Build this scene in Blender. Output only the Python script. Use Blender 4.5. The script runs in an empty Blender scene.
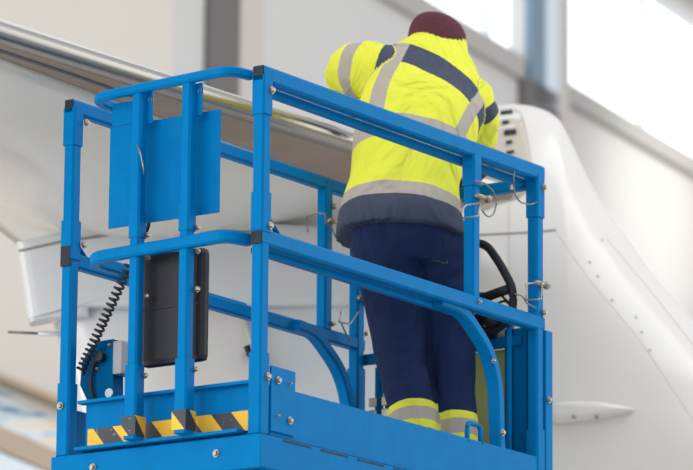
import bpy, bmesh, math, random
from mathutils import Vector, Matrix
from mathutils.bvhtree import BVHTree
random.seed(4)
C = bpy.context.scene.collection
sc = bpy.context.scene

# ------------------------------------------------------------------ camera
CAM = Vector((-10.59019, -7.72939, -2.35096))
RV = Vector((0.57261827, -0.81977637, 0.00866129)); UV_ = Vector((-0.18423531, -0.11838039, 0.97572713))
FV = Vector((0.79885272, 0.56031489, 0.21881853)); FPX = 4592.224
cd = bpy.data.cameras.new('camera'); cam = bpy.data.objects.new('camera', cd); C.objects.link(cam)
M = Matrix((RV, UV_, -FV)).transposed().to_4x4(); M.translation = CAM
cam.matrix_world = M
cd.sensor_width = 36; cd.lens = FPX / 693 * 36; cd.clip_end = 300
cd.dof.use_dof = True; cd.dof.focus_distance = 13.9; cd.dof.aperture_fstop = 4.2
sc.camera = cam

# ------------------------------------------------------------------ light
sc.view_settings.view_transform = 'Standard'; sc.view_settings.look = 'None'
sc.view_settings.gamma = 1; sc.view_settings.exposure = 0.0
w = bpy.data.worlds.new('world'); sc.world = w; w.use_nodes = True
bgn = w.node_tree.nodes['Background']
bgn.inputs[0].default_value = (0.95, 0.97, 1.0, 1); bgn.inputs[1].default_value = 0.80
def area(name, loc, target, sx, sy, power, col):
    l = bpy.data.lights.new(name, 'AREA'); l.shape = 'RECTANGLE'; l.size = sx; l.size_y = sy; l.energy = power; l.color = col
    o = bpy.data.objects.new(name, l); C.objects.link(o); o.location = loc
    o.rotation_euler = (Vector(target) - Vector(loc)).to_track_quat('-Z', 'Y').to_euler(); return o
area('hangar_door_daylight', (-16, 4, 5), (1, 1, 1), 12, 8, 1300, (1.0, 0.96, 0.90))
area('roof_daylight', (4, -6, 11), (2, 2, 0), 9, 9, 700, (0.95, 0.98, 1.0))
area('rear_fill_light', (12, -7, 5), (10, 8, 2.5), 8, 8, 520, (1.0, 0.97, 0.93))  # added fill lamp out of view, brightens the far wall and aircraft
area('underside_fill_light', (-6, 11, -1), (3, 2, 1), 7, 4, 760, (1.0, 0.95, 0.88))  # added low fill lamp out of view, lifts the wing undersides

# sunlight entering through the high windows and falling on the far wall
sl_ = bpy.data.lights.new('window_sunlight', 'SPOT'); sl_.energy = 1500; sl_.spot_size = math.radians(26); sl_.spot_blend = 1.0; sl_.shadow_soft_size = .4; sl_.color = (1, .95, .88)
so_ = bpy.data.objects.new('window_sunlight', sl_); C.objects.link(so_); so_.location = (18.6, 3.2, 6.6)
so_.rotation_euler = (Vector((16.75, 8.9, 5.0)) - Vector((18.6, 3.2, 6.6))).to_track_quat('-Z', 'Y').to_euler()

# ------------------------------------------------------------------ helpers
def lin(c):
    return tuple(((v/255)/12.92 if v/255 <= .04045 else ((v/255+.055)/1.055)**2.4) for v in c)
def mat(name, rgb, rough=.5, metal=0, noise=0, nscale=8, bump=0, bscale=40, coat=0, emit=None, spec=.5):
    m = bpy.data.materials.new(name); m.use_nodes = True; nt = m.node_tree; N = nt.nodes; b = N['Principled BSDF']
    c = lin(rgb); b.inputs['Base Color'].default_value = (*c, 1); b.inputs['Roughness'].default_value = rough
    b.inputs['Metallic'].default_value = metal; b.inputs['Coat Weight'].default_value = coat; b.inputs['Specular Tint'].default_value = (.5, .8, 1, 1) if 'blue_paint' in name else (1, 1, 1, 1); b.inputs['Coat Roughness'].default_value = .12
    b.inputs['Specular IOR Level'].default_value = spec
    tc = N.new('ShaderNodeTexCoord')
    if noise:
        n = N.new('ShaderNodeTexNoise'); n.inputs['Scale'].default_value = nscale; n.inputs['Detail'].default_value = 5
        nt.links.new(tc.outputs['Object'], n.inputs['Vector'])
        r = N.new('ShaderNodeValToRGB'); r.color_ramp.elements[0].position = .3; r.color_ramp.elements[1].position = .7
        r.color_ramp.elements[0].color = (*[max(0, v*(1-noise)) for v in c], 1); r.color_ramp.elements[1].color = (*[min(1, v*(1+noise)) for v in c], 1)
        nt.links.new(n.outputs['Fac'], r.inputs[0]); nt.links.new(r.outputs[0], b.inputs['Base Color'])
    if bump:
        n = N.new('ShaderNodeTexNoise'); n.inputs['Scale'].default_value = bscale; n.inputs['Detail'].default_value = 4
        nt.links.new(tc.outputs['Object'], n.inputs['Vector'])
        bp = N.new('ShaderNodeBump'); bp.inputs['Strength'].default_value = bump; bp.inputs['Distance'].default_value = .02
        nt.links.new(n.outputs['Fac'], bp.inputs['Height']); nt.links.new(bp.outputs[0], b.inputs['Normal'])
    if emit:
        b.inputs['Emission Color'].default_value = (*lin(rgb), 1); b.inputs['Emission Strength'].default_value = emit
    return m
class G:                                   # tiny node-expression builder
    def __init__(s, m): s.nt = m.node_tree; s.N = s.nt.nodes
    def op(s, o, a, b=0):
        n = s.N.new('ShaderNodeMath'); n.operation = o
        for i, v in enumerate((a, b)):
            if isinstance(v, (int, float)): n.inputs[i].default_value = v
            else: s.nt.links.new(v, n.inputs[i])
        return n.outputs[0]
    def band(s, x, a, b): return s.op('MULTIPLY', s.op('GREATER_THAN', x, a), s.op('LESS_THAN', x, b))
    def mix(s, f, a, b):
        n = s.N.new('ShaderNodeMix'); n.data_type = 'RGBA'
        if isinstance(f, (int, float)): n.inputs[0].default_value = f
        else: s.nt.links.new(f, n.inputs[0])
        for i, v in ((6, a), (7, b)):
            if isinstance(v, tuple): n.inputs[i].default_value = (*v, 1)
            else: s.nt.links.new(v, n.inputs[i])
        return n.outputs[2]

M_blue = mat('blue_paint', (0, 114, 178), .4, 0, .05, 14, .03, 60, .0, spec=.05)
M_blue2 = mat('dark_blue_paint', (0, 90, 142), .5, 0, .06, 14, spec=.03)
M_blk = mat('black_plastic', (27, 30, 40), .5, 0, .08, 20, 0, 200, spec=.3)
M_rub = mat('black_rubber', (24, 25, 29), .6)
M_chrome = mat('zinc_metal', (160, 150, 136), .42, .85)
M_grey = mat('grey_plastic', (150, 154, 160), .5)
M_white = mat('aircraft_white', (214, 211, 207), .28, 0, .02, 3, 0, 6, .35)
M_white2 = mat('aircraft_cool_white', (206, 210, 214), .25, 0, .02, 3, 0, 6, .35)
M_cream = mat('vent_cream', (186, 178, 166), .45)
M_slot = mat('slot_black', (18, 20, 30), .6)
M_seam = mat('seam_grey', (140, 138, 136), .6)
M_steel = mat('polished_steel', (158, 155, 152), .33, 1.0)
M_olive = mat('olive_panel', (140, 150, 84), .6)
M_wire = mat('wire_steel', (120, 120, 122), .4, .6)

def obj(name, bm, m=None, parent=None, smooth=False, kind=None):
    me = bpy.data.meshes.new(name); bmesh.ops.recalc_face_normals(bm, faces=bm.faces); bm.to_mesh(me); bm.free()
    o = bpy.data.objects.new(name, me); C.objects.link(o)
    if m: me.materials.append(m)
    if parent: o.parent = parent; o.matrix_parent_inverse = parent.matrix_world.inverted()
    if smooth:
        for p in me.polygons: p.use_smooth = True
    if kind: o['kind'] = kind
    return o
def tag(o, label, cat, group=None):
    o['label'] = label; o['category'] = cat
    if group: o['group'] = group
    return o
def empty(name, loc, label, cat, group=None):
    o = bpy.data.objects.new(name, None); C.objects.link(o); o.location = loc; o.empty_display_size = .1
    bpy.context.view_layer.update(); return tag(o, label, cat, group)
def box(bm, a, b, bev=0.0):
    a, b = [min(x, y) for x, y in zip(a, b)], [max(x, y) for x, y in zip(a, b)]
    r = bmesh.ops.create_cube(bm, size=1)
    for v in r['verts']:
        v.co = Vector([(a[i]+b[i])/2 + v.co[i]*(b[i]-a[i]) for i in range(3)])
    if bev:
        es = list({e for v in r['verts'] for e in v.link_edges})
        bmesh.ops.bevel(bm, geom=es, offset=bev, segments=2, affect='EDGES', profile=.6)
def mkbox(name, a, b, m, parent=None, bev=.004, kind=None):
    bm = bmesh.new(); box(bm, a, b, bev); return obj(name, bm, m, parent, kind=kind)
def fillet(pts, r, n=7):
    pts = [Vector(p) for p in pts]; out = [pts[0]]
    for i in range(1, len(pts)-1):
        p, a, b = pts[i], pts[i-1], pts[i+1]
        d1 = (a-p); d2 = (b-p); rr = r[i-1] if isinstance(r, (list, tuple)) else r
        k = min(rr, d1.length*.49, d2.length*.49)
        s = p + d1.normalized()*k; e = p + d2.normalized()*k
        for j in range(n+1):
            t = j/n; out.append(s*(1-t)**2 + p*2*t*(1-t) + e*t*t)
    out.append(pts[-1]); return out
def sweep(bm, pts, sec, up, closed=False):
    pts = [Vector(p) for p in pts]; up = Vector(up); rings = []; n = len(pts)
    for i, p in enumerate(pts):
        if closed: t = pts[(i+1) % n]-pts[i-1]
        else: t = pts[min(i+1, n-1)]-pts[max(i-1, 0)]
        t.normalize(); s = t.cross(up)
        if s.length < 1e-4: s = t.cross(Vector((1, .1, 0)))
        s.normalize(); u = s.cross(t)
        k = 1
        rings.append([bm.verts.new(p + s*x + u*y) for x, y in sec])
    m = len(sec)
    for i in range(n if closed else n-1):
        A, B = rings[i], rings[(i+1) % n]
        for j in range(m): bm.faces.new((A[j], A[(j+1) % m], B[(j+1) % m], B[j]))
    if not closed: bm.faces.new(rings[0]); bm.faces.new(rings[-1][::-1])
def rsec(w, h, c=.006):
    w /= 2; h /= 2
    return [(-w+c, -h), (w-c, -h), (w, -h+c), (w, h-c), (w-c, h), (-w+c, h), (-w, h-c), (-w, -h+c)]
def csec(r, n=12): return [(r*math.cos(2*math.pi*i/n), r*math.sin(2*math.pi*i/n)) for i in range(n)]
def rail(name, pts, w, h, m, parent, up=(0, 0, 1), fr=0):
    bm = bmesh.new(); sweep(bm, fillet(pts, fr) if fr else pts, rsec(w, h), up); return obj(name, bm, m, parent)
def tube(name, pts, r, m, parent, fr=0, closed=False, n=12):
    bm = bmesh.new(); sweep(bm, fillet(pts, fr) if fr else pts, csec(r, n), (0.03, 0.02, 1), closed); return obj(name, bm, m, parent, smooth=True)
def at(px, py, df, B=(1.2, .33)):           # point on a vertical plane facing the camera, df beyond B
    F0 = Vector((FV.x, FV.y, 0)).normalized()
    d = FV + RV*(px-346.5)/FPX - UV_*(py-235)/FPX
    P0 = Vector((B[0], B[1], 0)) + F0*df
    return CAM + d*((P0-CAM).dot(F0)/d.dot(F0))
def onp(px, py, ax, v):                     # where a sight line meets the plane ax = v
    d = FV + RV*(px-346.5)/FPX - UV_*(py-235)/FPX; i = 'xyz'.index(ax)
    return CAM + d*((v-CAM[i])/d[i])

# ------------------------------------------------------------------ the hangar
FL = -3.95
M_wall = mat('wall_sheet', (196, 195, 194), .75, 0, .03, .5)
M_wall_w = mat('wall_sheet_warm', (206, 200, 192), .75, 0, .03, .5)
M_floor = mat('concrete_floor', (212, 208, 200), .5, 0, .08, 1)
M_col = mat('column_grey', (98, 96, 95), .6)
M_col2 = mat('column_edge', (190, 182, 176), .6)
M_bluecol = mat('column_bluegrey', (112, 134, 152), .6)
M_sill = mat('sill_grey', (168, 165, 162), .6)
M_glass = mat('window_daylight', (244, 249, 255), .2, emit=1.3)
M_pale = mat('pale_blue_frame', (205, 218, 228), .5)
M_brown = mat('beam_tan', (176, 158, 140), .6)
a_ = math.radians(9.4); WD = Vector((math.cos(a_), math.sin(a_), 0)); WN = Vector((-math.sin(a_), math.cos(a_), 0)); WO = CAM + FV*28
def wbox(name, s0, s1, z0, z1, d0, d1, m, parent=None, bev=0):
    """box on the wall: s along the wall, z up, d = metres in front of the wall plane (towards the room)"""
    bm = bmesh.new(); box(bm, (s0, -d1, z0), (s1, -d0, z1), bev)
    for v in bm.verts:
        c = v.co.copy(); q = WO + WD*c.x + WN*c.y; v.co = Vector((q.x, q.y, c.z))
    return obj(name, bm, m, parent, kind='structure')
mkbox('floor', (-14, -14, FL-.2), (34, 26, FL), M_floor, bev=0, kind='structure')
ZS, ZT = 5.53, 6.62
bm = bmesh.new()
for (s0, s1, z0, z1) in ((-14, 16, FL, ZS), (-14, .6, ZS, 9), (.6, 16, ZT, 9), (2.75, 3.4, ZS, ZT)):
    box(bm, (s0, 0, z0), (s1, .3, z1))
for v in bm.verts:
    c = v.co.copy(); q = WO + WD*c.x + WN*c.y; v.co = Vector((q.x, q.y, c.z))
obj('wall_back', bm, M_wall, kind='structure')
wbox('trim_1', -14, -2.42, -2, 9, 0, .06, M_wall_w)                    # warm cladding bay
wbox('trim_2', -1.92, -1.52, FL, 9, 0, .03, M_col)                     # dark column
wbox('trim_3', -1.50, -1.2, FL, 9, 0, .02, M_col2)                   # its pale flange
wbox('trim_4', 2.74, 2.98, ZS-.25, 9, 0, .05, M_bluecol)
wbox('trim_5', 2.98, 3.22, ZS-.25, 9, 0, .05, M_pale)
wbox('trim_9', 2.62, 3.20, FL, ZS-.12, 0, .05, M_col)
wbox('trim_10', 3.22, 3.40, FL, 9, 0, .05, M_col2)
wbox('trim_6', .3, 2.62, ZS-.15, ZS, 0, .05, M_sill)
wbox('trim_7', 3.4, 16, ZS-.13, ZS, 0, .06, M_sill)
wbox('trim_8', 3.4, 16, ZT, ZT+.22, 0, .1, M_sill)
for i, (s0, s1) in enumerate(((.6, 2.75), (3.4, 16))):
    wn = wbox('window_%d' % (i+1), s0, s1, ZS, ZT, -.16, -.12, M_glass)
    for s in ((2.3,) if i == 0 else (5.05, 6.7, 8.4)):
        wbox('window_frame', s-.012, s+.012, ZS, ZT, -.12, -.06, M_pale, wn)

# ------------------------------------------------------------------ scissor lift
lift = empty('scissor_lift', (.75, .37, -.11), 'blue scissor lift work platform with guard rails that the worker stands in', 'lift')
def bolt(p, ax, parent, r=.010):
    p = Vector(p); bm = bmesh.new()
    d = {'x': Vector((-1, 0, 0)), 'y': Vector((0, -1, 0))}[ax]
    mt = Matrix.Translation(p) @ d.to_track_quat('Z', 'Y').to_matrix().to_4x4()
    bmesh.ops.create_cone(bm, cap_ends=True, segments=16, radius1=r*1.15, radius2=r*1.15, depth=.004, matrix=mt)
    bmesh.ops.create_cone(bm, cap_ends=True, segments=6, radius1=r*.85, radius2=r*.7, depth=.008, matrix=mt @ Matrix.Translation((0, 0, .005)))
    return obj('bolt', bm, M_chrome, parent)
# deck
mkbox('deck', (-.002, -.002, -.03), (1.6, .752, 0), M_blue2, lift, .002)
bm = bmesh.new(); box(bm, (-.012, -.012, -.103), (1.62, .762, -.004), .004)
chassis = obj('deck_frame', bm, M_blue, lift)
mkbox('deck_underside', (.02, .02, -.115), (1.59, .735, -.104), M_rub, lift, 0)
for y in (.145, .60): bolt((-.014, y, -.05), 'x', chassis)
bm = bmesh.new()
for i in range(8): box(bm, (.10+i*.19, -.0135, -.012), (.24+i*.19, -.010, -.007))
obj('deck_slot', bm, M_slot, chassis)
# scissor stack under the deck
bm = bmesh.new()
for k in range(5):
    z0, z1 = -3.35+k*.64, -3.35+(k+1)*.64
    for y in (.1, .62):
        sweep(bm, [(.1, y, z0), (1.5, y, z1)], rsec(.04, .09), (0, 0, 1)); sweep(bm, [(1.5, y+.045, z0), (.1, y+.045, z1)], rsec(.04, .09), (0, 0, 1))
obj('scissor_arms', bm, M_blue2, lift)
bm = bmesh.new(); box(bm, (-.05, .0, FL+.12), (1.65, .75, FL+.6), .02); obj('chassis', bm, M_blue, lift)
for x in (.25, 1.35):
    for y in (.0, .75):
        bm = bmesh.new(); bmesh.ops.create_cone(bm, cap_ends=True, segments=32, radius1=.16, radius2=.16, depth=.11, matrix=Matrix.Translation((x, y, FL+.16)) @ Matrix.Rotation(math.pi/2, 4, 'X'))
        obj('wheel', bm, M_rub, lift)
# corner posts
def post(x, y, z0, z1, sleeves=(), w=.04, name='post'):
    p = rail(name, [(x, y, z0), (x, y, z1)], w, w, M_blue, lift, (1, 0, 0))
    for a, b in sleeves: rail('sleeve', [(x, y, a), (x, y, b)], w+.008, w+.008, M_blue, p, (1, 0, 0))
    return p
pN = post(.02, .02, -.01, 1.05, ((.955, 1.072), (.60, .72), (0, .24)))
bolt((.032, -.006, 1.03), 'y', pN); bolt((.032, -.006, .62), 'y', pN); bolt((.03, -.006, .17), 'y', pN)
pL = post(.02, .73, -.01, 1.05, ((.955, 1.072), (.60, .72), (0, .22)))
bolt((.047, .70, 1.03), 'y', pL); bolt((.047, .70, .65), 'y', pL); bolt((-.006, .735, .15), 'x', pL)
# long near side
tr = rail('top_rail', [(0, .02, 1.078), (1.535, .02, 1.078)], .043, .048, M_blue, lift)
mkbox('end_cap', (-.004, .002, 1.056), (.001, .038, 1.100), M_blk, tr, .001)
rail('inner_rail', [(.05, .062, 1.048), (1.49, .062, 1.048)], .03, .026, M_blue, tr)
mr = rail('mid_rail', [(0, .02, .585), (1.535, .02, .585)], .043, .046, M_blue, lift)
mkbox('end_cap', (-.004, .001, .563), (.001, .039, .607), M_blk, mr, .001)
rail('inner_rail', [(.05, .062, .558), (1.1, .062, .558)], .03, .024, M_blue, mr)
br = rail('brace', [(.97, .035, .565), (1.10, .035, .562), (1.295, .035, .43), (1.318, .035, .10)], .035, .045, M_blue, lift, (0, 1, 0), .13)
rail('gusset', [(.035, .02, .70), (.04, .02, .66), (.12, .02, .60)], .012, .02, M_blue, mr, (0, 1, 0), .05)
pM = post(1.142, .02, .60, 1.06, ((.96, 1.06),))
bolt((1.149, -.003, .59), 'y', br, .006); bolt((1.308, .012, .20), 'y', br); bolt((1.25, .010, .42), 'y', br, .006)
pR = post(1.512, .02, -.01, 1.06, ((.93, 1.07), (0, .24)))
bolt((1.524, -.006, 1.03), 'y', pR); bolt((1.524, -.006, .62), 'y', pR)
bm = bmesh.new(); box(bm, (1.534, -.006, -.11), (1.574, .006, .565), .002)
ch = obj('end_channel', bm, M_blue, lift); bolt((1.548, -.008, .34), 'y', ch, .009)
bm = bmesh.new(); box(bm, (.05, .0, 0), (1.54, .014, .149), .002); toe = obj('toeboard', bm, M_blue, lift)
pl = mkbox('bracket', (.045, -.008, .012), (.165, .0, .205), M_blue, toe, .002)
for x, z in ((.075, .165), (.135, .055)): bolt((x, -.010, z), 'y', pl)
for x, z in ((.075, .06), (.135, .165)): bolt((x, -.008, z), 'y', pl, .004)
tube('handle', [(1.10, .007, .14), (1.10, .007, .20), (1.175, .007, .20), (1.175, .007, .14)], .008, M_blue, toe, .02)
# far side
FY = .69
bm = bmesh.new(); sweep(bm, [(0, .73, 1.075), (.4, .73, 1.075)], rsec(.035, .045), (0, 0, 1)); fr = obj('top_rail', bm, M_blue, lift)
mkbox('end_cap', (-.004, .715, 1.056), (.001, .746, 1.096), M_blk, fr, .001)
rail('top_rail', [(.25, FY, 1.083), (1.5, FY, 1.083)], .035, .042, M_blue, lift)
bm = bmesh.new(); sweep(bm, [(0, .73, .60), (.9, .73, .60)], rsec(.035, .045), (0, 0, 1)); fr = obj('mid_rail', bm, M_blue, lift)
mkbox('end_cap', (-.006, .712, .578), (.001, .748, .640), M_blk, fr, .001)
rail('gusset', [(.035, .73, .70), (.04, .73, .66), (.12, .73, .60)], .012, .02, M_blue, fr, (0, 1, 0), .05)
rail('mid_rail', [(.25, FY, .582), (1.5, FY, .582)], .035, .042, M_blue, lift)
rail('brace', [(1.10, FY-.02, .58), (1.2, FY-.02, .575), (1.39, FY-.02, .45), (1.435, FY-.02, .10)], .035, .045, M_blue, lift, (0, 1, 0), .12)
pF1 = post(1.29, FY, .60, 1.09); pF2 = post(1.475, FY, 0, 1.09, ((0, .5),))
bolt((1.31, FY-.022, 1.01), 'y', pF1); bolt((1.31, FY-.022, .62), 'y', pF1, .008); bolt((1.50, FY-.022, .62), 'y', pF2, .008)
bm = bmesh.new(); box(bm, (.05, .735, 0), (1.54, .75, .149), .002); obj('toeboard', bm, M_blue, lift)
# far end
rail('end_rail', [(1.512, .04, 1.045), (1.512, .68, 1.045)], .036, .036, M_blue, lift)
ep = mkbox('end_panel', (1.50, .045, 0), (1.512, .13, .575), M_blue2, lift)
mkbox('crossbar', (1.49, .06, .515), (1.51, .69, .55), M_blue2, ep); mkbox('olive_panel', (1.515, .13, 0), (1.522, .34, .515), M_olive, ep, .001)
rail('panel_flange', [(1.49, .105, 0), (1.49, .105, .585)], .02, .012, M_blue, ep, (1, 0, 0))
mkbox('end_toeboard', (1.515, .04, 0), (1.53, .72, .15), M_blue2, lift)
for y in (.615, .575):
    t = tube('hinge_post', [(1.5, y, .15), (1.5, y, .50)], .014, M_blue2, lift)
for y in (.628, .578):
    bm = bmesh.new()
    for z in (.305, .345, .385): box(bm, (1.475, y-.016, z-.016), (1.487, y+.012, z+.014), .003)
    obj('hinge', bm, M_chrome, lift)
# bulging gate
gx = -.055
gate = rail('gate', [(.13, .610, 1.07), (gx, .610, 1.07), (gx, .09, 1.085), (.03, .07, 1.085)], .030, .028, M_blue, lift, (0, 0, 1), .085)
bm = bmesh.new(); sweep(bm, fillet([(.13, 0.612, .575), (gx, .612, .575), (gx, .09, .585), (.03, .07, .585)], .085), rsec(.034, .036), (0, 0, 1)); obj('gate_mid_rail', bm, M_blue, gate)
for y in (.428, .243):
    gp = rail('gate_post', [(gx+.012, y, .02), (gx+.012, y, 1.07)], .036, .036, M_blue, gate, (1, 0, 0))
    bm = bmesh.new(); sweep(bm, [(gx+.012, y, .012), (gx+.012, y, .235)], rsec(.046, .046), (1, 0, 0)); obj('gate_sleeve', bm, M_blue, gp)
    bm = bmesh.new(); sweep(bm, [(gx+.012, y, .62), (gx+.012, y, .70)], rsec(.042, .042), (1, 0, 0)); obj('gate_sleeve', bm, M_blue, gp)
    box_ = bmesh.new(); box(box_, (gx+.024, y-.035, .97), (gx+.034, y+.0, 1.07), .002); obj('gate_tab', box_, M_blue, gp)
    for z in (1.045, .63, .56, .445, .205):
        b = bolt((gx+.03, y-.026, z), 'y', gate, .008)
bm = bmesh.new(); box(bm, (.0, .160, .675), (.006, .572, .988), .001); box(bm, (.0, .46, .989), (.006, .565, 1.06), .001)
obj('backing_plate', bm, M_blue, gate)
# hazard tape material
def hazard(name, y_per=.125, off=0.0, dim=1.0):
    m = mat(name, (235, 180, 30), .5); g = G(m); tc = g.N.new('ShaderNodeTexCoord'); sp = g.N.new('ShaderNodeSeparateXYZ')
    g.nt.links.new(tc.outputs['Object'], sp.inputs[0])
    t = g.op('ADD', g.op('ADD', g.op('SUBTRACT', sp.outputs[1], sp.outputs[0]), g.op('MULTIPLY', sp.outputs[2], -.85)), off+10)
    fr_ = g.op('FRACT', g.op('DIVIDE', t, y_per)); k = g.op('LESS_THAN', fr_, .5)
    n = g.N.new('ShaderNodeTexNoise'); n.inputs['Scale'].default_value = 60; g.nt.links.new(tc.outputs['Object'], n.inputs[0])
    sc_ = g.op('MULTIPLY', g.op('GREATER_THAN', n.outputs['Fac'], .68), .6)
    c = g.mix(k, lin((236, 184, 40)), lin((44, 50, 66))); c = g.mix(sc_, c, lin((130, 140, 150)))
    g.nt.links.new(c, g.N['Principled BSDF'].inputs['Base Color']); return m
M_haz = hazard('hazard_tape', .146, .042); M_haz2 = hazard('hazard_tape_post', .146, .107); M_haz3 = hazard('hazard_tape_inner_post', .146, .021)
bm = bmesh.new(); box(bm, (.03, .045, .012), (.036, .665, .158), .001); box(bm, (.006, .045, .152), (.036, .68, .162), .001); box(bm, (-.03, .06, .004), (.036, .66, .014), .001)
gt = obj('gate_toeboard', bm, M_blue, gate); mkbox('hazard_tape', (.027, .06, .016), (.0299, .655, .076), M_haz, gt, 0)
for y in (.428, .243):
    bm = bmesh.new(); box(bm, (gx+.012-.0255, y-.0255, .022), (gx+.012+.0245, y+.0255, .080)); obj('hazard_tape', bm, M_haz2 if y > .3 else M_haz3, gt)
# manual box hung on the gate
bm = bmesh.new(); box(bm, (.0, .218, .238), (.045, .446, .580), .018); mb = obj('document_box', bm, M_blk, gate)
mkbox('lid_seam', (-.003, .222, .407), (.048, .442, .413), M_slot, mb, .002)
# power unit and coiled cord at the far left corner
cb = tube('outlet_plate', [(.10, .575, .15), (.10, .575, .152)], .01, M_blue2, lift)
bm = bmesh.new(); pts = [onp(x, y, 'x', .09) for x, y in ((88, 402), (80, 385), (82, 362), (90, 348), (100, 341), (113, 339), (113, 402))]
f0 = [bm.verts.new(q) for q in pts]; f1 = [bm.verts.new(q + Vector((.05, 0, 0))) for q in pts]
bm.faces.new(f0); bm.faces.new(f1[::-1])
for i in range(len(pts)): bm.faces.new((f0[i], f0[(i+1) % 7], f1[(i+1) % 7], f1[i]))
cbx = obj('control_box', bm, M_blue2, lift)
q0, q1 = onp(113, 378, 'x', .09), onp(123, 340, 'x', .09)
mkbox('box_side', (.085, q1.y, q0.z+.01), (.16, q0.y, q1.z), M_grey, cbx, .006)
tube('cable', [onp(x, y, 'x', .075) for x, y in ((101, 357), (94, 362), (91, 375), (91, 390), (94, 402))], .006, M_rub, cbx, .02)
bm = bmesh.new(); bmesh.ops.create_cone(bm, cap_ends=True, segments=24, radius1=.014, radius2=.014, depth=.004, matrix=Matrix.Translation(onp(109, 393, 'x', .086)) @ Matrix.Rotation(math.pi/2, 4, 'Y')); obj('round_sticker', bm, mat('sticker_white', (205, 215, 222), .5), cbx)
bm = bmesh.new(); bmesh.ops.create_cone(bm, cap_ends=True, segments=20, radius1=.016, radius2=.013, depth=.03, matrix=Matrix.Translation(onp(101, 357, 'x', .08)) @ Matrix.Rotation(math.pi/2, 4, 'Y')); obj('socket', bm, M_rub, cbx)
for a, b in ((90, 352), (110, 345), (98, 369)): bolt(onp(a, b, 'x', .086), 'x', cbx, .004)
A = onp(130, 264, 'x', .03); B = onp(80, 372, 'x', .06); mid = (A+B)/2 + Vector((0, .012, -.02))
cc = []
for i in range(421):
    t = i/420; p = A*(1-t)**2 + mid*2*t*(1-t) + B*t*t; d = (B-A).normalized(); s = d.cross(Vector((1, 0, 0))).normalized(); n_ = d.cross(s)
    a = t*2*math.pi*21; cc.append(p + (s*math.cos(a)+n_*math.sin(a))*.0125)
tube('coiled_cord', cc, .0042, M_rub, cbx, n=6)
tube('coiled_cord', [onp(146, 232, 'x', .02), onp(149, 225, 'x', .02), onp(147, 210, 'x', .02)], .006, M_rub, lift, .02)
tube('wire_tie', [onp(137, 145, 'x', -.07), onp(141, 155, 'x', -.072), onp(143, 165, 'x', -.07), onp(144, 174, 'x', -.06)], .0025, M_chrome, gate)
# locking pins with wire bails and lanyards
def pin(p, parent, loop, wire):
    x, y, z = p
    bm = bmesh.new(); sweep(bm, [(x-.038, y, z-.001), (x+.03, y, z+.001)], csec(.008), (0, 0, 1)); bmesh.ops.create_uvsphere(bm, u_segments=12, v_segments=8, radius=.013, matrix=Matrix.Translation((x+.03, y, z)))
    pn = obj('locking_pin', bm, M_chrome, parent, smooth=True)
    tube('bail', [onp(a, b, 'y', y-.012) for a, b in loop], .0026, M_chrome, pn)
    if wire: tube('lanyard', fillet([onp(a, b, 'y', y-.006) for a, b in wire], .03), .0026, M_wire, pn, n=8)
pin((1.158, -.012, .925), pM, ((480, 203), (466, 205), (462, 210), (462, 218), (478, 216), (480, 204)), ((474, 181), (484, 182), (494, 192), (497, 204), (493, 216), (487, 217), (482, 210)))
pin((1.50, -.012, .708), pR, ((538, 282), (526, 284), (526, 300), (541, 299), (542, 281)), ((536, 308), (526, 303), (523, 296), (515, 294)))
pin((1.30, FY-.035, .955), pF1, ((308, 232), (307, 217), (318, 213), (325, 214), (326, 224)), ((326, 222), (332, 228), (337, 240), (341, 238)))
pin((1.475, FY-.035, .73), pF2, ((341, 312), (339, 322), (350, 324), (358, 312)), ((341, 322), (345, 332), (350, 340)))
tube('lanyard', fillet([onp(a, b, 'y', 0) for a, b in ((514, 172), (513, 190), (519, 202), (530, 205), (537, 202))], .03), .0026, M_wire, lift, n=8)
bm = bmesh.new(); q = Vector((1.505, .10, 1.055)); bmesh.ops.create_cone(bm, cap_ends=True, segments=12, radius1=.013, radius2=.009, depth=.05, matrix=Matrix.Translation(q)); obj('locking_pin', bm, M_chrome, lift)
# control console with guard loop
cx = 1.47
con = tube('guard_loop', fillet([onp(a, b, 'x', cx) for a, b in ((470, 243), (486, 244), (499, 262), (514, 290), (512, 316), (497, 330), (470, 341))], .05), .014, M_blk, lift)
def up(px, py, k=cx): return onp(px, py, 'x', k)
tube('joystick', [up(475, 297), up(486, 297), up(500, 292), up(509, 289)], .016, M_rub, con)
tube('grip', [up(486, 320, 1.44), up(497, 318, 1.44)], .022, M_rub, con)
p_ = up(486, 322, 1.5); mkbox('console_body', (p_.x-.02, p_.y-.05, p_.z-.06), (p_.x+.10, p_.y+.22, p_.z+.03), M_blk, con, .015)
p_ = up(496, 320, 1.5); mkbox('console_panel', (p_.x-.03, p_.y-.02, p_.z-.025), (p_.x, p_.y+.03, p_.z-.0), mat('panel_ivory', (190, 186, 178), .4), con, .004)
for a, b in ((499, 285), (505, 292)):
    tube('cable', fillet([up(480, b+20), up(a, b+8), up(a+6, b+14), up(509, 303)], .02), .004, M_rub, con)
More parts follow.
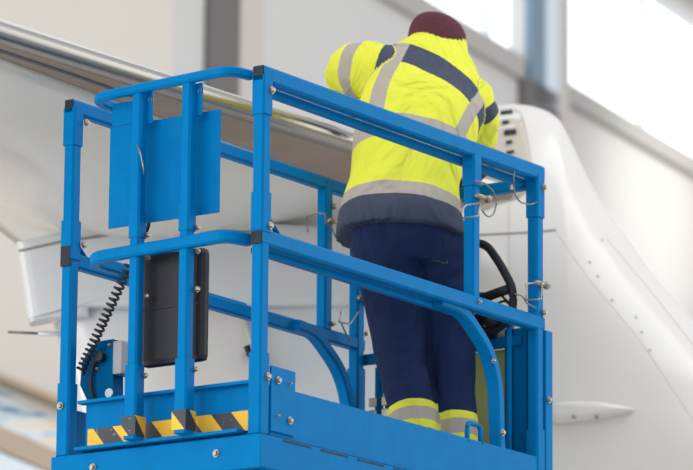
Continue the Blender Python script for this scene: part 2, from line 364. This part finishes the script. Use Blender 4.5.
# blurred gantry and glazing low on the left
M_mott = mat('glazing_mottled', (205, 214, 222), .4)
_g = G(M_mott); _t = _g.N.new('ShaderNodeTexCoord'); _m = _g.N.new('ShaderNodeMapping'); _m.inputs['Scale'].default_value = (2, 2, 9); _n = _g.N.new('ShaderNodeTexNoise'); _n.inputs['Scale'].default_value = 2.2
_g.nt.links.new(_t.outputs['Object'], _m.inputs[0]); _g.nt.links.new(_m.outputs[0], _n.inputs[0]); _r = _g.N.new('ShaderNodeValToRGB'); _g.nt.links.new(_n.outputs['Fac'], _r.inputs[0])
_r.color_ramp.elements[0].position = .36; _r.color_ramp.elements[0].color = (*lin((96, 134, 164)), 1); _r.color_ramp.elements[1].position = .62; _r.color_ramp.elements[1].color = (*lin((226, 214, 200)), 1)
_e = _r.color_ramp.elements.new(.5); _e.color = (*lin((214, 226, 236)), 1); _g.nt.links.new(_r.outputs[0], _g.N['Principled BSDF'].inputs['Base Color'])
def slab(name, a, b, h, d, m):
    bm = bmesh.new(); sweep(bm, [at(a[0], a[1], 9), at(b[0], b[1], 9.6)], rsec(d, h), (0, 0, 1)); return obj(name, bm, m, None, kind='structure')
M_cool = mat('pale_lower_wall', (214, 224, 234), .6)
slab('trim_11', (-60, 360), (160, 450), .035, .3, M_brown)
slab('window_3', (-60, 382), (160, 474), .26, .06, M_mott)
slab('trim_12', (-60, 418), (160, 514), .12, .2, M_brown)
slab('wall_left', (-60, 565), (160, 655), 1.3, .2, M_cool)
# ------------------------------------------------------------------ the worker
F0 = Vector((FV.x, FV.y, 0)).normalized(); A0 = Vector((RV.x, RV.y, 0)).normalized(); Z0 = Vector((0, 0, 1))
SC = 1/313.0
def ring(c, a, b, roll, th, n=40, e=2.3, z=None):
    """superellipse ring: half width a along the shoulders, half depth b, tilted forward by th and sideways by roll"""
    r, t = math.radians(roll), math.radians(th)
    ax = A0*math.cos(r) - Z0*math.sin(r); sp = Z0*math.cos(r) + A0*math.sin(r)
    g = F0*math.cos(t) - sp*math.sin(t); out = []
    for i in range(n):
        k = 2*math.pi*i/n; cs, sn = math.cos(k), math.sin(k)
        x = math.copysign(abs(cs)**(2/e), cs); y = math.copysign(abs(sn)**(2/e), sn)
        out.append(c + ax*a*x + g*b*y)
    return out
def interp(keys, n):
    """Catmull-Rom through key tuples"""
    out = []; m = len(keys)-1
    for i in range(n+1):
        t = i/n*m; k = min(int(t), m-1); f = t-k
        p0, p1, p2, p3 = keys[max(k-1, 0)], keys[k], keys[k+1], keys[min(k+2, m)]
        out.append(tuple(.5*((2*b)+(-a+c)*f+(2*a-5*b+4*c-d)*f*f+(-a+3*b-3*c+d)*f**3) for a, b, c, d in zip(p0, p1, p2, p3)))
    return out
def loft(rings, cap=True):
    n = len(rings[0]); V = [v for r in rings for v in r]; Fc = []
    for i in range(len(rings)-1):
        for j in range(n): Fc.append((i*n+j, i*n+(j+1) % n, (i+1)*n+(j+1) % n, (i+1)*n+j))
    if cap: Fc.append(tuple(range(n))[::-1]); Fc.append(tuple((len(rings)-1)*n+j for j in range(n)))
    return V, Fc
def limb(keys, n=24, seg=24, flat=1.0):
    """keys: (x,y,z,r)"""
    ks = interp(keys, n); rings = []; P = [Vector(k[:3]) for k in ks]; s = None
    for i, k in enumerate(ks):
        t = (P[min(i+1, n)]-P[max(i-1, 0)]).normalized()
        if s is None: s = t.cross(F0 if abs(t.dot(F0)) < .9 else Z0).normalized()
        else: s = (s - t*s.dot(t)).normalized()
        u = t.cross(s); r = k[3]
        rings.append([P[i] + s*(r*math.cos(2*math.pi*j/seg)) + u*(r*flat*math.sin(2*math.pi*j/seg)) for j in range(seg)])
    # rounded ends
    def endcap(R, d, r):
        c = sum(R, Vector())/len(R); return [[c + (q-c)*math.cos(x) + d*r*math.sin(x) for q in R] for x in (.5, 1.0, 1.4)]
    t0 = (P[0]-P[1]).normalized(); t1 = (P[-1]-P[-2]).normalized()
    rings = endcap(rings[0], t0, ks[0][3])[::-1] + rings + endcap(rings[-1], t1, ks[-1][3])
    return loft(rings)
def union(name, shells, m, voxel, parent=None, smooth_it=6, pattern=None):
    me = bpy.data.meshes.new(name); V = []; Fc = []
    for v, f in shells:
        o_ = len(V); V += v; Fc += [tuple(i+o_ for i in q) for q in f]
    me.from_pydata(V, [], Fc); me.update()
    bm = bmesh.new(); bm.from_mesh(me); bmesh.ops.recalc_face_normals(bm, faces=bm.faces); bm.to_mesh(me); bm.free()
    o = bpy.data.objects.new(name, me); C.objects.link(o)
    md = o.modifiers.new('r', 'REMESH'); md.mode = 'VOXEL'; md.voxel_size = voxel
    sm = o.modifiers.new('s', 'SMOOTH'); sm.factor = .5; sm.iterations = smooth_it
    dg = bpy.context.evaluated_depsgraph_get(); me2 = bpy.data.meshes.new_from_object(o.evaluated_get(dg))
    o.modifiers.clear(); o.data = me2; me2.name = name; me2.materials.clear(); me2.materials.append(m)
    for p in me2.polygons: p.use_smooth = True
    if parent: o.parent = parent
    return o
def paint(o, parts):
    """store for every vertex the position (u around, v along, part) on the nearest source shell"""
    me = o.data; at_ = me.attributes.new('cloth', 'FLOAT_VECTOR', 'POINT'); trees = []
    for pid, (V, Fc, n, vs) in parts.items():
        q = [f for f in Fc if len(f) == 4]; trees.append((pid, BVHTree.FromPolygons(V, q), q, V, n, vs))
    for i, v in enumerate(me.vertices):
        best = None
        for pid, T, q, V, n, vs in trees:
            loc, nor, fi, d = T.find_nearest(v.co)
            if best is None or d < best[0]: best = (d, pid, loc, q[fi], V, n, vs)
        d, pid, loc, f, V, n, vs = best
        a, b, c, e = [V[k] for k in f]; r, j = divmod(f[0], n)
        du = (b-a); dv = (e-a); fu = max(0, min(1, (loc-a).dot(du)/max(du.length_squared, 1e-9))); fv = max(0, min(1, (loc-a).dot(dv)/max(dv.length_squared, 1e-9)))
        at_.data[i].vector = ((j+fu)/n, (r+fv)/(len(V)//n-1), pid)
def fabric(name, sock_fn, bump=.5, rough=.8):
    m = mat(name, (255, 255, 255), rough, 0, 0, 8, 0); g = G(m); N, nt = g.N, g.nt; b = N['Principled BSDF']
    at_ = N.new('ShaderNodeAttribute'); at_.attribute_name = 'cloth'; sp = N.new('ShaderNodeSeparateXYZ'); nt.links.new(at_.outputs['Vector'], sp.inputs[0])
    tc = N.new('ShaderNodeTexCoord'); no = N.new('ShaderNodeTexNoise'); no.inputs['Scale'].default_value = 9; no.inputs['Detail'].default_value = 3; nt.links.new(tc.outputs['Object'], no.inputs[0])
    wob = g.op('MULTIPLY', g.op('SUBTRACT', no.outputs['Fac'], .5), .02)
    c = sock_fn(g, sp.outputs[0], g.op('ADD', sp.outputs[1], wob), sp.outputs[2]); nt.links.new(c, b.inputs['Base Color'])
    n1 = N.new('ShaderNodeTexNoise'); n1.inputs['Scale'].default_value = 4; n1.inputs['Detail'].default_value = 3; n1.inputs['Distortion'].default_value = 1.2
    mp = N.new('ShaderNodeMapping'); mp.inputs['Scale'].default_value = (1.3, 1.3, .6); nt.links.new(tc.outputs['Object'], mp.inputs[0]); nt.links.new(mp.outputs[0], n1.inputs[0])
    bp = N.new('ShaderNodeBump'); bp.inputs['Strength'].default_value = bump; bp.inputs['Distance'].default_value = .07
    nt.links.new(n1.outputs['Fac'], bp.inputs['Height']); nt.links.new(bp.outputs[0], b.inputs['Normal']); b.inputs['Specular IOR Level'].default_value = .25
    return m
YEL, GRY, NAVY, DK = lin((222, 226, 70)), lin((172, 164, 154)), lin((19, 38, 76)), lin((66, 74, 92))
def K(px, py, df, r): p = at(px, py, df); return (p.x, p.y, p.z, r)

# body: trunk, neck, head, arms with hands, legs, all one surface
def finger(p, d1, d2, L, r=.0085):
    p = Vector(p); a = p + Vector(d1).normalized()*L*.5; b = a + Vector(d2).normalized()*L*.5
    return limb([(*(p-Vector(d1).normalized()*.03), r), (*p, r), (*a, r*.95), (*b, r*.8)], 10, 10)
def hand(wrist, d, side, down):
    """palm, four unequal curled fingers and a thumb; d = pointing direction, side = across the palm"""
    w_ = Vector(wrist); d = Vector(d).normalized(); s = Vector(side); s = (s-d*s.dot(d)).normalized(); n = Vector(down); n = (n-d*n.dot(d)-s*n.dot(s)).normalized()
    sh = []
    ctr = interp([(0, .026, .022), (.03, .036, .018), (.07, .042, .015), (.095, .038, .011)], 8)
    sh.append(loft([[w_ + d*k[0] + s*(k[1]*math.cos(2*math.pi*j/16)) + n*(k[2]*math.sin(2*math.pi*j/16)) for j in range(16)] for k in ctr]))
    for q, L in ((-.031, .068), (-.0105, .078), (.0105, .074), (.031, .058)):
        sh.append(finger(w_ + d*.085 + s*q, d + n*.35, d*.3 + n, L))
    sh.append(finger(w_ + d*.03 - s*.034, d*.7 - s*.8 + n*.2, d + n*.5 - s*.1, .062, .0105)); return sh
HEAD = at(437, 47, .34)
LW, RW = at(356, 106, .48), at(478, 168, .62)
body_sh = [loft([ring(at(px, py, df), a, b, rl, th) for px, py, a, b, rl, th, df in interp([
    (404, 250, .10, .06, 2, 0, .05), (404, 225, .140, .09, 3, 12, .05), (408, 190, .145, .105, 4, 20, .07), (414, 155, .155, .11, 8, 25, .12),
    (424, 118, .175, .11, 12, 28, .19), (430, 92, .170, .09, 15, 30, .25), (434, 72, .08, .065, 15, 32, .29)], 24)])]
body_sh.append(limb([K(434, 80, .27, .06), K(437, 62, .31, .055), K(440, 48, .34, .06)]))
hd = interp([(-.115, .045, .06, .05), (-.085, .062, .078, .03), (-.04, .072, .092, .008), (.02, .078, .1, 0), (.05, .066, .085, -.004), (.08, .03, .045, -.008)], 14)
body_sh.append(loft([ring(HEAD + Z0*k[0] + F0*(k[3]), k[1], k[2], 6, 12, 28, 2.0) for k in hd]))
nose = HEAD + F0*.1 - Z0*.03; body_sh.append(limb([(*(nose+Z0*.03-F0*.01), .009), (*(nose+F0*.012-Z0*.005), .014), (*(nose-F0*.01-Z0*.02), .010)], 8, 10))
for s in (-1, 1): e = HEAD + A0*(s*.078) - Z0*.02; body_sh.append(limb([(*(e+Z0*.022), .009), (*(e+A0*(s*.008)), .013), (*(e-Z0*.025), .008)], 8, 10))
lips = HEAD + F0*.088 - Z0*.068; body_sh.append(limb([(*(lips-A0*.022), .006), (*(lips+F0*.008), .009), (*(lips+A0*.022), .006)], 8, 8))
body_sh.append(limb([K(400, 80, .25, .06), K(372, 72, .27, .055), K(345, 74, .33, .045), K(346, 88, .42, .038), (LW.x, LW.y, LW.z, .03)]))
body_sh.append(limb([K(462, 98, .27, .06), K(480, 115, .30, .052), K(484, 142, .40, .042), (RW.x, RW.y, RW.z, .03)]))
body_sh += hand(LW, F0*.8 + A0*.5 - Z0*.35, Z0*.8 + A0*.1, F0*.2 + A0 - Z0*.2)
body_sh += hand(RW, F0 - A0*.35 - Z0*.3, A0 + Z0*.2, -Z0)
LLEG = [(387, 245, .02, .118), (392, 285, .05, .103), (398, 330, .07, .090), (403, 370, .06, .080), (410, 400, .03, .076), (414, 430, .01, .080), (416, 462, .0, .082)]
RLEG = [(438, 250, .05, .110), (444, 290, .08, .092), (450, 330, .10, .080), (453, 370, .09, .072), (455, 400, .07, .066), (457, 430, .05, .070), (457, 466, .04, .074)]
for L_ in (LLEG, RLEG): body_sh.append(limb([K(a, b, c, d*(.75 if b < 400 else .6)) for a, b, c, d in L_] + [K(L_[-1][0], 484, L_[-1][2], .04)], 24, 20))
M_skin = mat('skin', (196, 148, 122), .55)
person = union('person', body_sh, M_skin, .0075, None, 2)
tag(person, 'person in yellow hi-vis jacket and maroon beanie leaning over, seen from behind', 'person')

# jacket
jk = [(401, 239, 66, .165, 2, 10, .03), (401, 225, 64, .17, 3, 13, .03), (402, 205, 59, .16, 4, 16, .05), (405, 180, 55.5, .15, 5, 20, .07), (411, 150, 59, .15, 8, 24, .11),
      (418, 120, 63, .155, 13, 27, .17), (427, 98, 62, .145, 20, 30, .24), (431, 82, 58, .13, 25, 30, .28), (436, 66, 46, .115, 23, 28, .31), (437, 50, 31, .095, 13, 24, .33), (438, 44, 28, .085, 12, 24, .34)]
def wrinkle(rings, amp, fr, seed, vf=3):
    rnd = random.Random(seed); ph = [rnd.uniform(0, 6.28) for _ in range(6)]; out = []
    for i, r in enumerate(rings):
        c = sum(r, Vector())/len(r); t = i/len(rings)
        out.append([c + (q-c)*(1 + amp*(math.sin(fr*2*math.pi*j/len(r) + ph[0] + vf*t*4) * .5 + .5*math.sin((fr+3)*2*math.pi*j/len(r) + ph[1] - vf*t*7) + .5*math.sin(vf*9*t + ph[2] + 2*math.pi*j/len(r)*2))) for j, q in enumerate(r)])
    return out
jr = wrinkle([ring(at(k[0], k[1], k[6]), k[2]*SC, k[3], k[4], k[5], 64, 2.25) for k in interp(jk, 60)], .014, 5, 3)
torso = loft(jr)
def sleeve(keys, seed): 
    V, Fc = limb(keys, 40, 32); n = 32; rs = [V[i:i+n] for i in range(0, len(V), n)]
    return loft(wrinkle(rs, .05, 3, seed, 6))
sl = sleeve([K(408, 84, .26, .085), K(385, 74, .25, .098), K(362, 71, .27, .095), K(352, 72, .31, .086), K(349, 78, .37, .076), K(352, 88, .43, .058), K(355, 98, .47, .046)], 5)
sr = sleeve([K(455, 98, .26, .09), K(466, 106, .27, .10), K(472, 121, .30, .088), K(473, 136, .36, .080), K(473, 150, .46, .066), K(472, 162, .56, .05)], 9)
cl = loft([ring(at(k[0], k[1], k[4]), k[2]*SC, k[3], 12, 24, 40, 2.1) for k in interp([(435, 64, 36, .10, .31), (437, 54, 33, .10, .325), (438, 45, 31, .095, .335), (439, 40, 30, .09, .34)], 10)])
def jacket_col(g, u, v, p):
    # u: 0.75 = middle of the back
    isb = g.op('LESS_THAN', p, .5); isl = g.band(p, .5, 1.5); isr = g.band(p, 1.5, 2.5)
    low = g.op('LESS_THAN', v, .14)
    vs_ = g.op('ADD', v, g.op('MULTIPLY', g.op('SUBTRACT', u, .72), .30))
    grey = g.band(v, .14, .20)
    grey2 = g.band(v, .36, .42)
    # vertical braces
    l_ = g.band(g.op('ADD', u, g.op('MULTIPLY', g.op('SUBTRACT', v, .6), .03)), .60, .66); r_ = g.band(g.op('ADD', u, g.op('MULTIPLY', g.op('SUBTRACT', v, .5), -.12)), .875, .925)
    br_ = g.op('MULTIPLY', g.op('MAXIMUM', l_, r_), g.op('GREATER_THAN', v, .37))
    yoke = g.band(vs_, .575, .70)
    c = g.mix(low, YEL, DK); c = g.mix(g.op('MAXIMUM', grey, grey2), c, GRY); c = g.mix(yoke, c, DK); c = g.mix(br_, c, GRY)
    c = g.mix(g.op('GREATER_THAN', vs_, .70), c, YEL)
    sb = g.mix(g.band(v, .34, .405), YEL, GRY); sb = g.mix(g.band(v, .16, .24), sb, DK)
    sR = g.mix(g.band(v, .29, .38), YEL, DK)
    c = g.mix(isl, c, sb); c = g.mix(isr, c, sR); c = g.mix(g.op('GREATER_THAN', p, 2.5), c, YEL); return c
M_jack = fabric('hi_vis_cloth', jacket_col, .9)
jacket = union('jacket', [torso, sl, sr, cl], M_jack, .0075, person, 5)
paint(jacket, {0: (*torso, 64, 0), 1: (*sl, 32, 0), 2: (*sr, 32, 0), 3: (*cl, 40, 0)})
# trousers
def leg(keys, seed):
    V, Fc = limb(keys, 60, 36); n = 36; rs = [V[i:i+n] for i in range(0, len(V), n)]; return loft(wrinkle(rs, .022, 4, seed, 5))
ll = leg([K(*q) for q in LLEG], 2)
rl = leg([K(*q) for q in RLEG], 6)
hip = loft(wrinkle([ring(at(k[0], k[1], k[4]), k[2]*SC, k[3], 3, 6, 48) for k in interp([(402, 210, 50, .13, .04), (404, 240, 55, .135, .03), (409, 270, 48, .125, .05)], 14)], .01, 5, 8))
def tr_col(g, u, v, p):
    c = NAVY; leg_ = g.op('GREATER_THAN', p, .5); isl = g.op('LESS_THAN', p, 1.5)
    v2 = g.op('SUBTRACT', v, g.op('MULTIPLY', g.op('SUBTRACT', 1.0, isl), .048))
    y = g.op('MAXIMUM', g.band(v2, .693, .728), g.band(v2, .79, .825)); gr = g.band(v2, .728, .790)
    c = g.mix(g.op('MULTIPLY', leg_, y), NAVY, YEL); return g.mix(g.op('MULTIPLY', leg_, gr), c, GRY)
M_trs = fabric('navy_cloth', tr_col, .6, .85)
trs = union('trousers', [hip, ll, rl], M_trs, .008, person, 4)
paint(trs, {0: (*hip, 48, 0), 1: (*ll, 36, 0), 2: (*rl, 36, 0)})
# boots
for px, py, df in ((416, 492, .02), (458, 498, .06)):
    b0 = at(px, py, df); b0.z = .0
    sh = [limb([(b0.x, b0.y, .15, .05), (b0.x, b0.y, .06, .048)], 8, 20)]
    sh.append(loft([[b0 + F0*k[0] + A0*(k[1]*math.cos(2*math.pi*j/20)) + Z0*(max(.006, k[2] + k[2]*math.sin(2*math.pi*j/20))) for j in range(20)] for k in interp([(-.07, .02, .03), (-.05, .038, .04), (0, .042, .05), (.08, .045, .042), (.15, .045, .03), (.19, .025, .02)], 14)]))
    union('boot', sh, M_rub, .006, person, 3)
# beanie
M_bean = mat('maroon_knit', (92, 42, 58), .9, 0, .12, 60, .5, 300)
bk = interp([(-.045, .094, .108), (-.01, .099, .114), (.03, .098, .112), (.06, .090, .104), (.082, .072, .084), (.098, .040, .046), (.104, .008, .01)], 20)
bv = loft([[q + (q-(HEAD + Z0*k[0]))*.012*(1 if j % 2 else -1) for j, q in enumerate(ring(HEAD + Z0*k[0] + A0*(k[0]*.08) + F0*k[0]*.1, k[1], k[2], 14, 10, 64, 2.1))] for k in bk])
bm = bmesh.new(); vs = [bm.verts.new(q) for q in bv[0]]; [bm.faces.new([vs[i] for i in f]) for f in bv[1]]; obj('beanie', bm, M_bean, person, smooth=True)
# gloves over the hands
for side, (W_, a, b, c_) in {'l': (LW, F0*.8 + A0*.5 - Z0*.35, Z0*.8 + A0*.1, F0*.2 + A0 - Z0*.2), 'r': (RW, F0 - A0*.35 - Z0*.3, A0 + Z0*.2, -Z0)}.items():
    d = Vector(a).normalized()
    g_ = union('glove', [limb([(*(W_-d*.05), .042), (*W_, .036), (*(W_+d*.02), .034)], 8, 20)] + hand(W_, a, b, c_), M_rub, .005, person, 1)
    dm = g_.modifiers.new('d', 'DISPLACE'); dm.strength = .004; dm.mid_level = 0
# ------------------------------------------------------------------ the aircraft
WW = Vector((math.cos(math.radians(-3.2)), math.sin(math.radians(-3.2)), 0)); WB = Vector((-WW.y, WW.x, 0)); W0 = Vector((1.5871, .7808, 1.334))
air = empty('aircraft', (3.5, 3.5, FL), 'white aircraft with polished wing edge standing behind the blue platform', 'aircraft')
def grid_mesh(name, P, m, parent, solid=.02):
    bm = bmesh.new(); vs = [[bm.verts.new(q) for q in r] for r in P]
    for i in range(len(P)-1):
        for j in range(len(P[0])-1): bm.faces.new((vs[i][j], vs[i+1][j], vs[i+1][j+1], vs[i][j+1]))
    o = obj(name, bm, m, parent, smooth=True)
    if solid: s = o.modifiers.new('t', 'SOLIDIFY'); s.thickness = solid; s.offset = 0
    return o
def wp(w_, n_, z): return W0 + WW*w_ + WB*n_ + Z0*z
def te(w_): return max(.5, min(2.1, 1.84 + .5*(w_-.37)))
# polished leading edge, brown-grey underside strip, white lower skin, upper skin
R_ = .030
lead = [(R_*math.cos(a)*1.0 + R_, R_*math.sin(a) - R_) for a in [math.radians(x) for x in range(60, 291, 10)]]
ws = [-3 + .1*i for i in range(40)]
grid_mesh('leading_edge', [[wp(w_, y, z) for y, z in lead] for w_ in ws], M_steel, air, .004)
M_under = mat('slat_underside', (150, 134, 122), .6, 0, .10, 5, .25, 9)
def zl(y): return -.056 - .006*math.sin(min(1, (y-.04)/.2)*math.pi/2)
grid_mesh('slat_underside', [[wp(w_, y, zl(y)) for y in [.04 + (.17+.10*(w_+1.35)-.04 if w_ > -2.4 else .03)*k/8 for k in range(9)]] for w_ in ws], M_under, air, .006)
M_wing = mat('wing_skin', (226, 223, 218), .22, 0, .03, 2, .12, 3, .4)
def wsec(w_):
    n0 = .17+.10*(w_+1.35) if w_ > -2.4 else .07; n1 = te(w_)
    return [wp(w_, n0 + (n1-n0)*k/24, -.062 - .16*math.sin(min(1, k/24*1.0)*math.pi)**.8 - .0*k) for k in range(25)]
grid_mesh('wing_underside', [wsec(w_) for w_ in ws], M_wing, air, .01)
grid_mesh('wing_top', [[wp(w_, .02 + (te(w_)-.02)*k/20, .0 + .10*math.sin(k/20*math.pi)**.7 - .082*(k/20)) for k in range(21)] for w_ in ws], M_white, air, .01)
tube('gap_seam', [wp(-2, .075, -.062), wp(-1.3, .10, -.063), wp(-.9, .13, -.063)], .007, mat('gap_grey', (104, 104, 110), .6), air)

def dense(px, n=10):
    out = []; m = len(px)
    for i in range(m):
        p0, p1, p2, p3 = px[i-1], px[i], px[(i+1) % m], px[(i+2) % m]
        for k in range(n):
            f = k/n; out.append(tuple(.5*((2*b)+(-a+c)*f+(2*a-5*b+4*c-d)*f*f+(-a+3*b-3*c+d)*f**3) for a, b, c, d in zip(p0, p1, p2, p3)))
    return out
def inflate(name, px, dist, T, m, parent, p=2.6, smooth_outline=True, cxy=None, steps=18, sm=True):
    o2 = dense(px) if smooth_outline else px
    cx_, cy_ = cxy or (sum(q[0] for q in o2)/len(o2), sum(q[1] for q in o2)/len(o2))
    O = [at(x, y, dist) for x, y in o2]; Cc = at(cx_, cy_, dist); rings = []
    for i in range(steps+1):
        s = math.sin(math.pi/2*(1 - i/steps)) if i < steps else .002
        dpt = T*(1-s**p)**(1/p); rings.append([Cc + (q-Cc)*s - F0*dpt for q in O])
    back = [[Cc + (q-Cc)*s + F0*T*.6*(1-s**p)**(1/p) for q in O] for s in (.95, .8, .5, .002)]
    V, Fc = loft(back[::-1] + rings); bm = bmesh.new(); vs = [bm.verts.new(q) for q in V]
    for f in Fc: bm.faces.new([vs[i] for i in f])
    return obj(name, bm, m, parent, smooth=sm)
nose_ = inflate('tail_cone', [(x-(4 if 560 < x < 690 else 0), y+11) for x, y in [(430, 300), (432, 200), (455, 135), (480, 112), (505, 105), (530, 107), (552, 117), (569, 138), (582, 166), (600, 200), (625, 235), (660, 283), (700, 335), (760, 420), (800, 560), (620, 640), (440, 600)]], 2.7, .7, M_white, air, 3.0, cxy=(560, 420))
fair = inflate('belly_fairing', [(17, 247), (60, 238), (110, 231), (180, 228), (260, 228), (345, 233), (440, 240), (445, 300), (345, 310), (200, 312), (60, 312), (29, 324), (27, 312), (22, 280)], 1.3, .10, M_white2, air, 14.0, False, (230, 272), sm=False)
inflate('fairing_tip', [(28, 313), (60, 300), (90, 290), (90, 318), (50, 322), (30, 326)], 1.27, .06, M_white2, air, 8.0, False, sm=False)
belly = inflate('fuselage', [(47, 307), (75, 296), (110, 290), (200, 282), (345, 280), (440, 285), (450, 420), (440, 600), (110, 600), (84, 470), (72, 395), (60, 350)], 1.6, .35, M_white2, air, 8.0, False, (270, 430))
side = inflate('access_panel', [(140, 330), (180, 312), (243, 309), (256, 352), (275, 470), (270, 560), (120, 560)], 1.22, .05, M_white, air, 4.0, False)
def drape(o, pts, lift=.004):
    T = BVHTree.FromObject(o, bpy.context.evaluated_depsgraph_get()); out = []
    for x, y in pts:
        d = (FV + RV*(x-346.5)/FPX - UV_*(y-235)/FPX).normalized()
        hit = T.ray_cast(CAM, d)
        if hit[0] is not None: out.append(hit[0] - d*lift)
        else:
            for k in range(1, 12):
                h2 = T.ray_cast(CAM, (FV + RV*(x-346.5)/FPX - UV_*(y+k*1.5-235)/FPX).normalized())
                if h2[0] is not None: out.append(h2[0] - d*lift); break
    return out
def patch(name, o, px, m, parent, lift=.006, th=.004):
    c = (sum(q[0] for q in px)/len(px), sum(q[1] for q in px)/len(px)); rr = []
    for s in (1, .75, .5, .25): rr.append(drape(o, [(c[0]+(x-c[0])*s, c[1]+(y-c[1])*s) for x, y in px], lift))
    bm = bmesh.new(); vs = [[bm.verts.new(q) for q in r] for r in rr]; n = len(px)
    for a, b in zip(vs, vs[1:]):
        for j in range(n): bm.faces.new((a[j], a[(j+1) % n], b[(j+1) % n], b[j]))
    bm.faces.new(vs[-1]); r = obj(name, bm, m, parent, smooth=True); s = r.modifiers.new('t', 'SOLIDIFY'); s.thickness = th; s.offset = 1; return r
vp = patch('vent_panel', nose_, dense([(478, 116), (497, 109), (515, 109), (523, 117), (528, 140), (531, 165), (530, 185), (520, 197), (500, 203), (478, 204)], 5), M_cream, air, .004, .008)
for x, y, w_, h in ((506.5, 111.5, 12, 3.2), (505.5, 121.5, 6.5, 2.4), (510, 131.5, 12, 4.5), (509, 141.5, 6.5, 2.4), (510, 151.5, 7.5, 2.4), (515, 184.5, 12, 2.2)):
    patch('vent_slot', nose_, [(x-w_/2, y+.6-h/2), (x+w_/2, y-.6-h/2), (x+w_/2, y-.6+h/2), (x-w_/2, y+.6+h/2)], M_slot, vp, .016, .004)
patch('vent_lens', nose_, dense([(470, 184), (490, 181), (504, 186), (500, 193), (486, 200), (470, 203)], 5), M_white, vp, .018, .01)
def seam(o, pts, r=.004, m=M_seam, parent=air):
    q = []
    for a, b in zip(pts, pts[1:]):
        for k in range(12): q.append((a[0]+(b[0]-a[0])*k/12, a[1]+(b[1]-a[1])*k/12))
    q.append(pts[-1]); d = drape(o, q, 0)
    if len(d) > 2: tube('panel_seam', d, r, m, parent, n=6)
M_seam2 = mat('seam_pale', (202, 199, 195), .6)
seam(nose_, [(478, 235), (520, 233), (556, 230)], .004)
seam(nose_, [(509, 205), (509, 233), (511, 300)], .003, M_seam2)
seam(nose_, [(556, 232), (590, 280), (640, 340), (693, 420)], .0012, M_seam2)
seam(nose_, [(606, 238), (650, 290), (693, 345)], .002, M_seam2)
seam(fair, [(19, 251), (60, 242), (110, 235), (180, 232), (250, 232)], .005)
seam(fair, [(200, 244), (240, 238), (300, 246), (345, 256)], .003, M_seam2)
seam(belly, [(268, 296), (300, 290), (345, 284)], .004, M_seam2)
for x, y in ((590, 262), (598, 276), (612, 300), (636, 317), (642, 332), (650, 350), (602, 240)):
    q = drape(nose_, [(x, y)], 0)[0]; bm = bmesh.new(); bmesh.ops.create_uvsphere(bm, u_segments=10, v_segments=6, radius=.006, matrix=Matrix.Translation(q)); obj('rivet', bm, M_seam2, air)
# small strake on the right flank
q = drape(nose_, [(545, 420)], 0)[0]; dq = (q - at(545, 420, 0)).dot(F0)
pts = [(552, 404), (592, 402), (610, 404), (630, 408), (634, 411), (615, 416), (590, 421), (552, 423)]
inflate('strake', dense(pts, 5), dq-.01, .05, M_white, air, 2.5, False)
for x in (574, 597):
    p = at(x, 417, dq-.055); bm = bmesh.new(); bmesh.ops.create_uvsphere(bm, u_segments=10, v_segments=6, radius=.008, matrix=Matrix.Translation(p)); obj('fastener', bm, M_seam, air)
tube('antenna', [at(8, 332, 1.3), at(40, 333.5, 1.3)], .005, M_wire, air); tube('antenna_base', [at(38, 333.5, 1.3), at(68, 334, 1.3)], .009, M_white2, air)
p = drape(belly, [(249, 352)], 0)
tube('drain_stub', [at(247, 346, 1.12), at(250, 354, 1.12), at(250, 354, 1.3)], .012, M_rub, air)
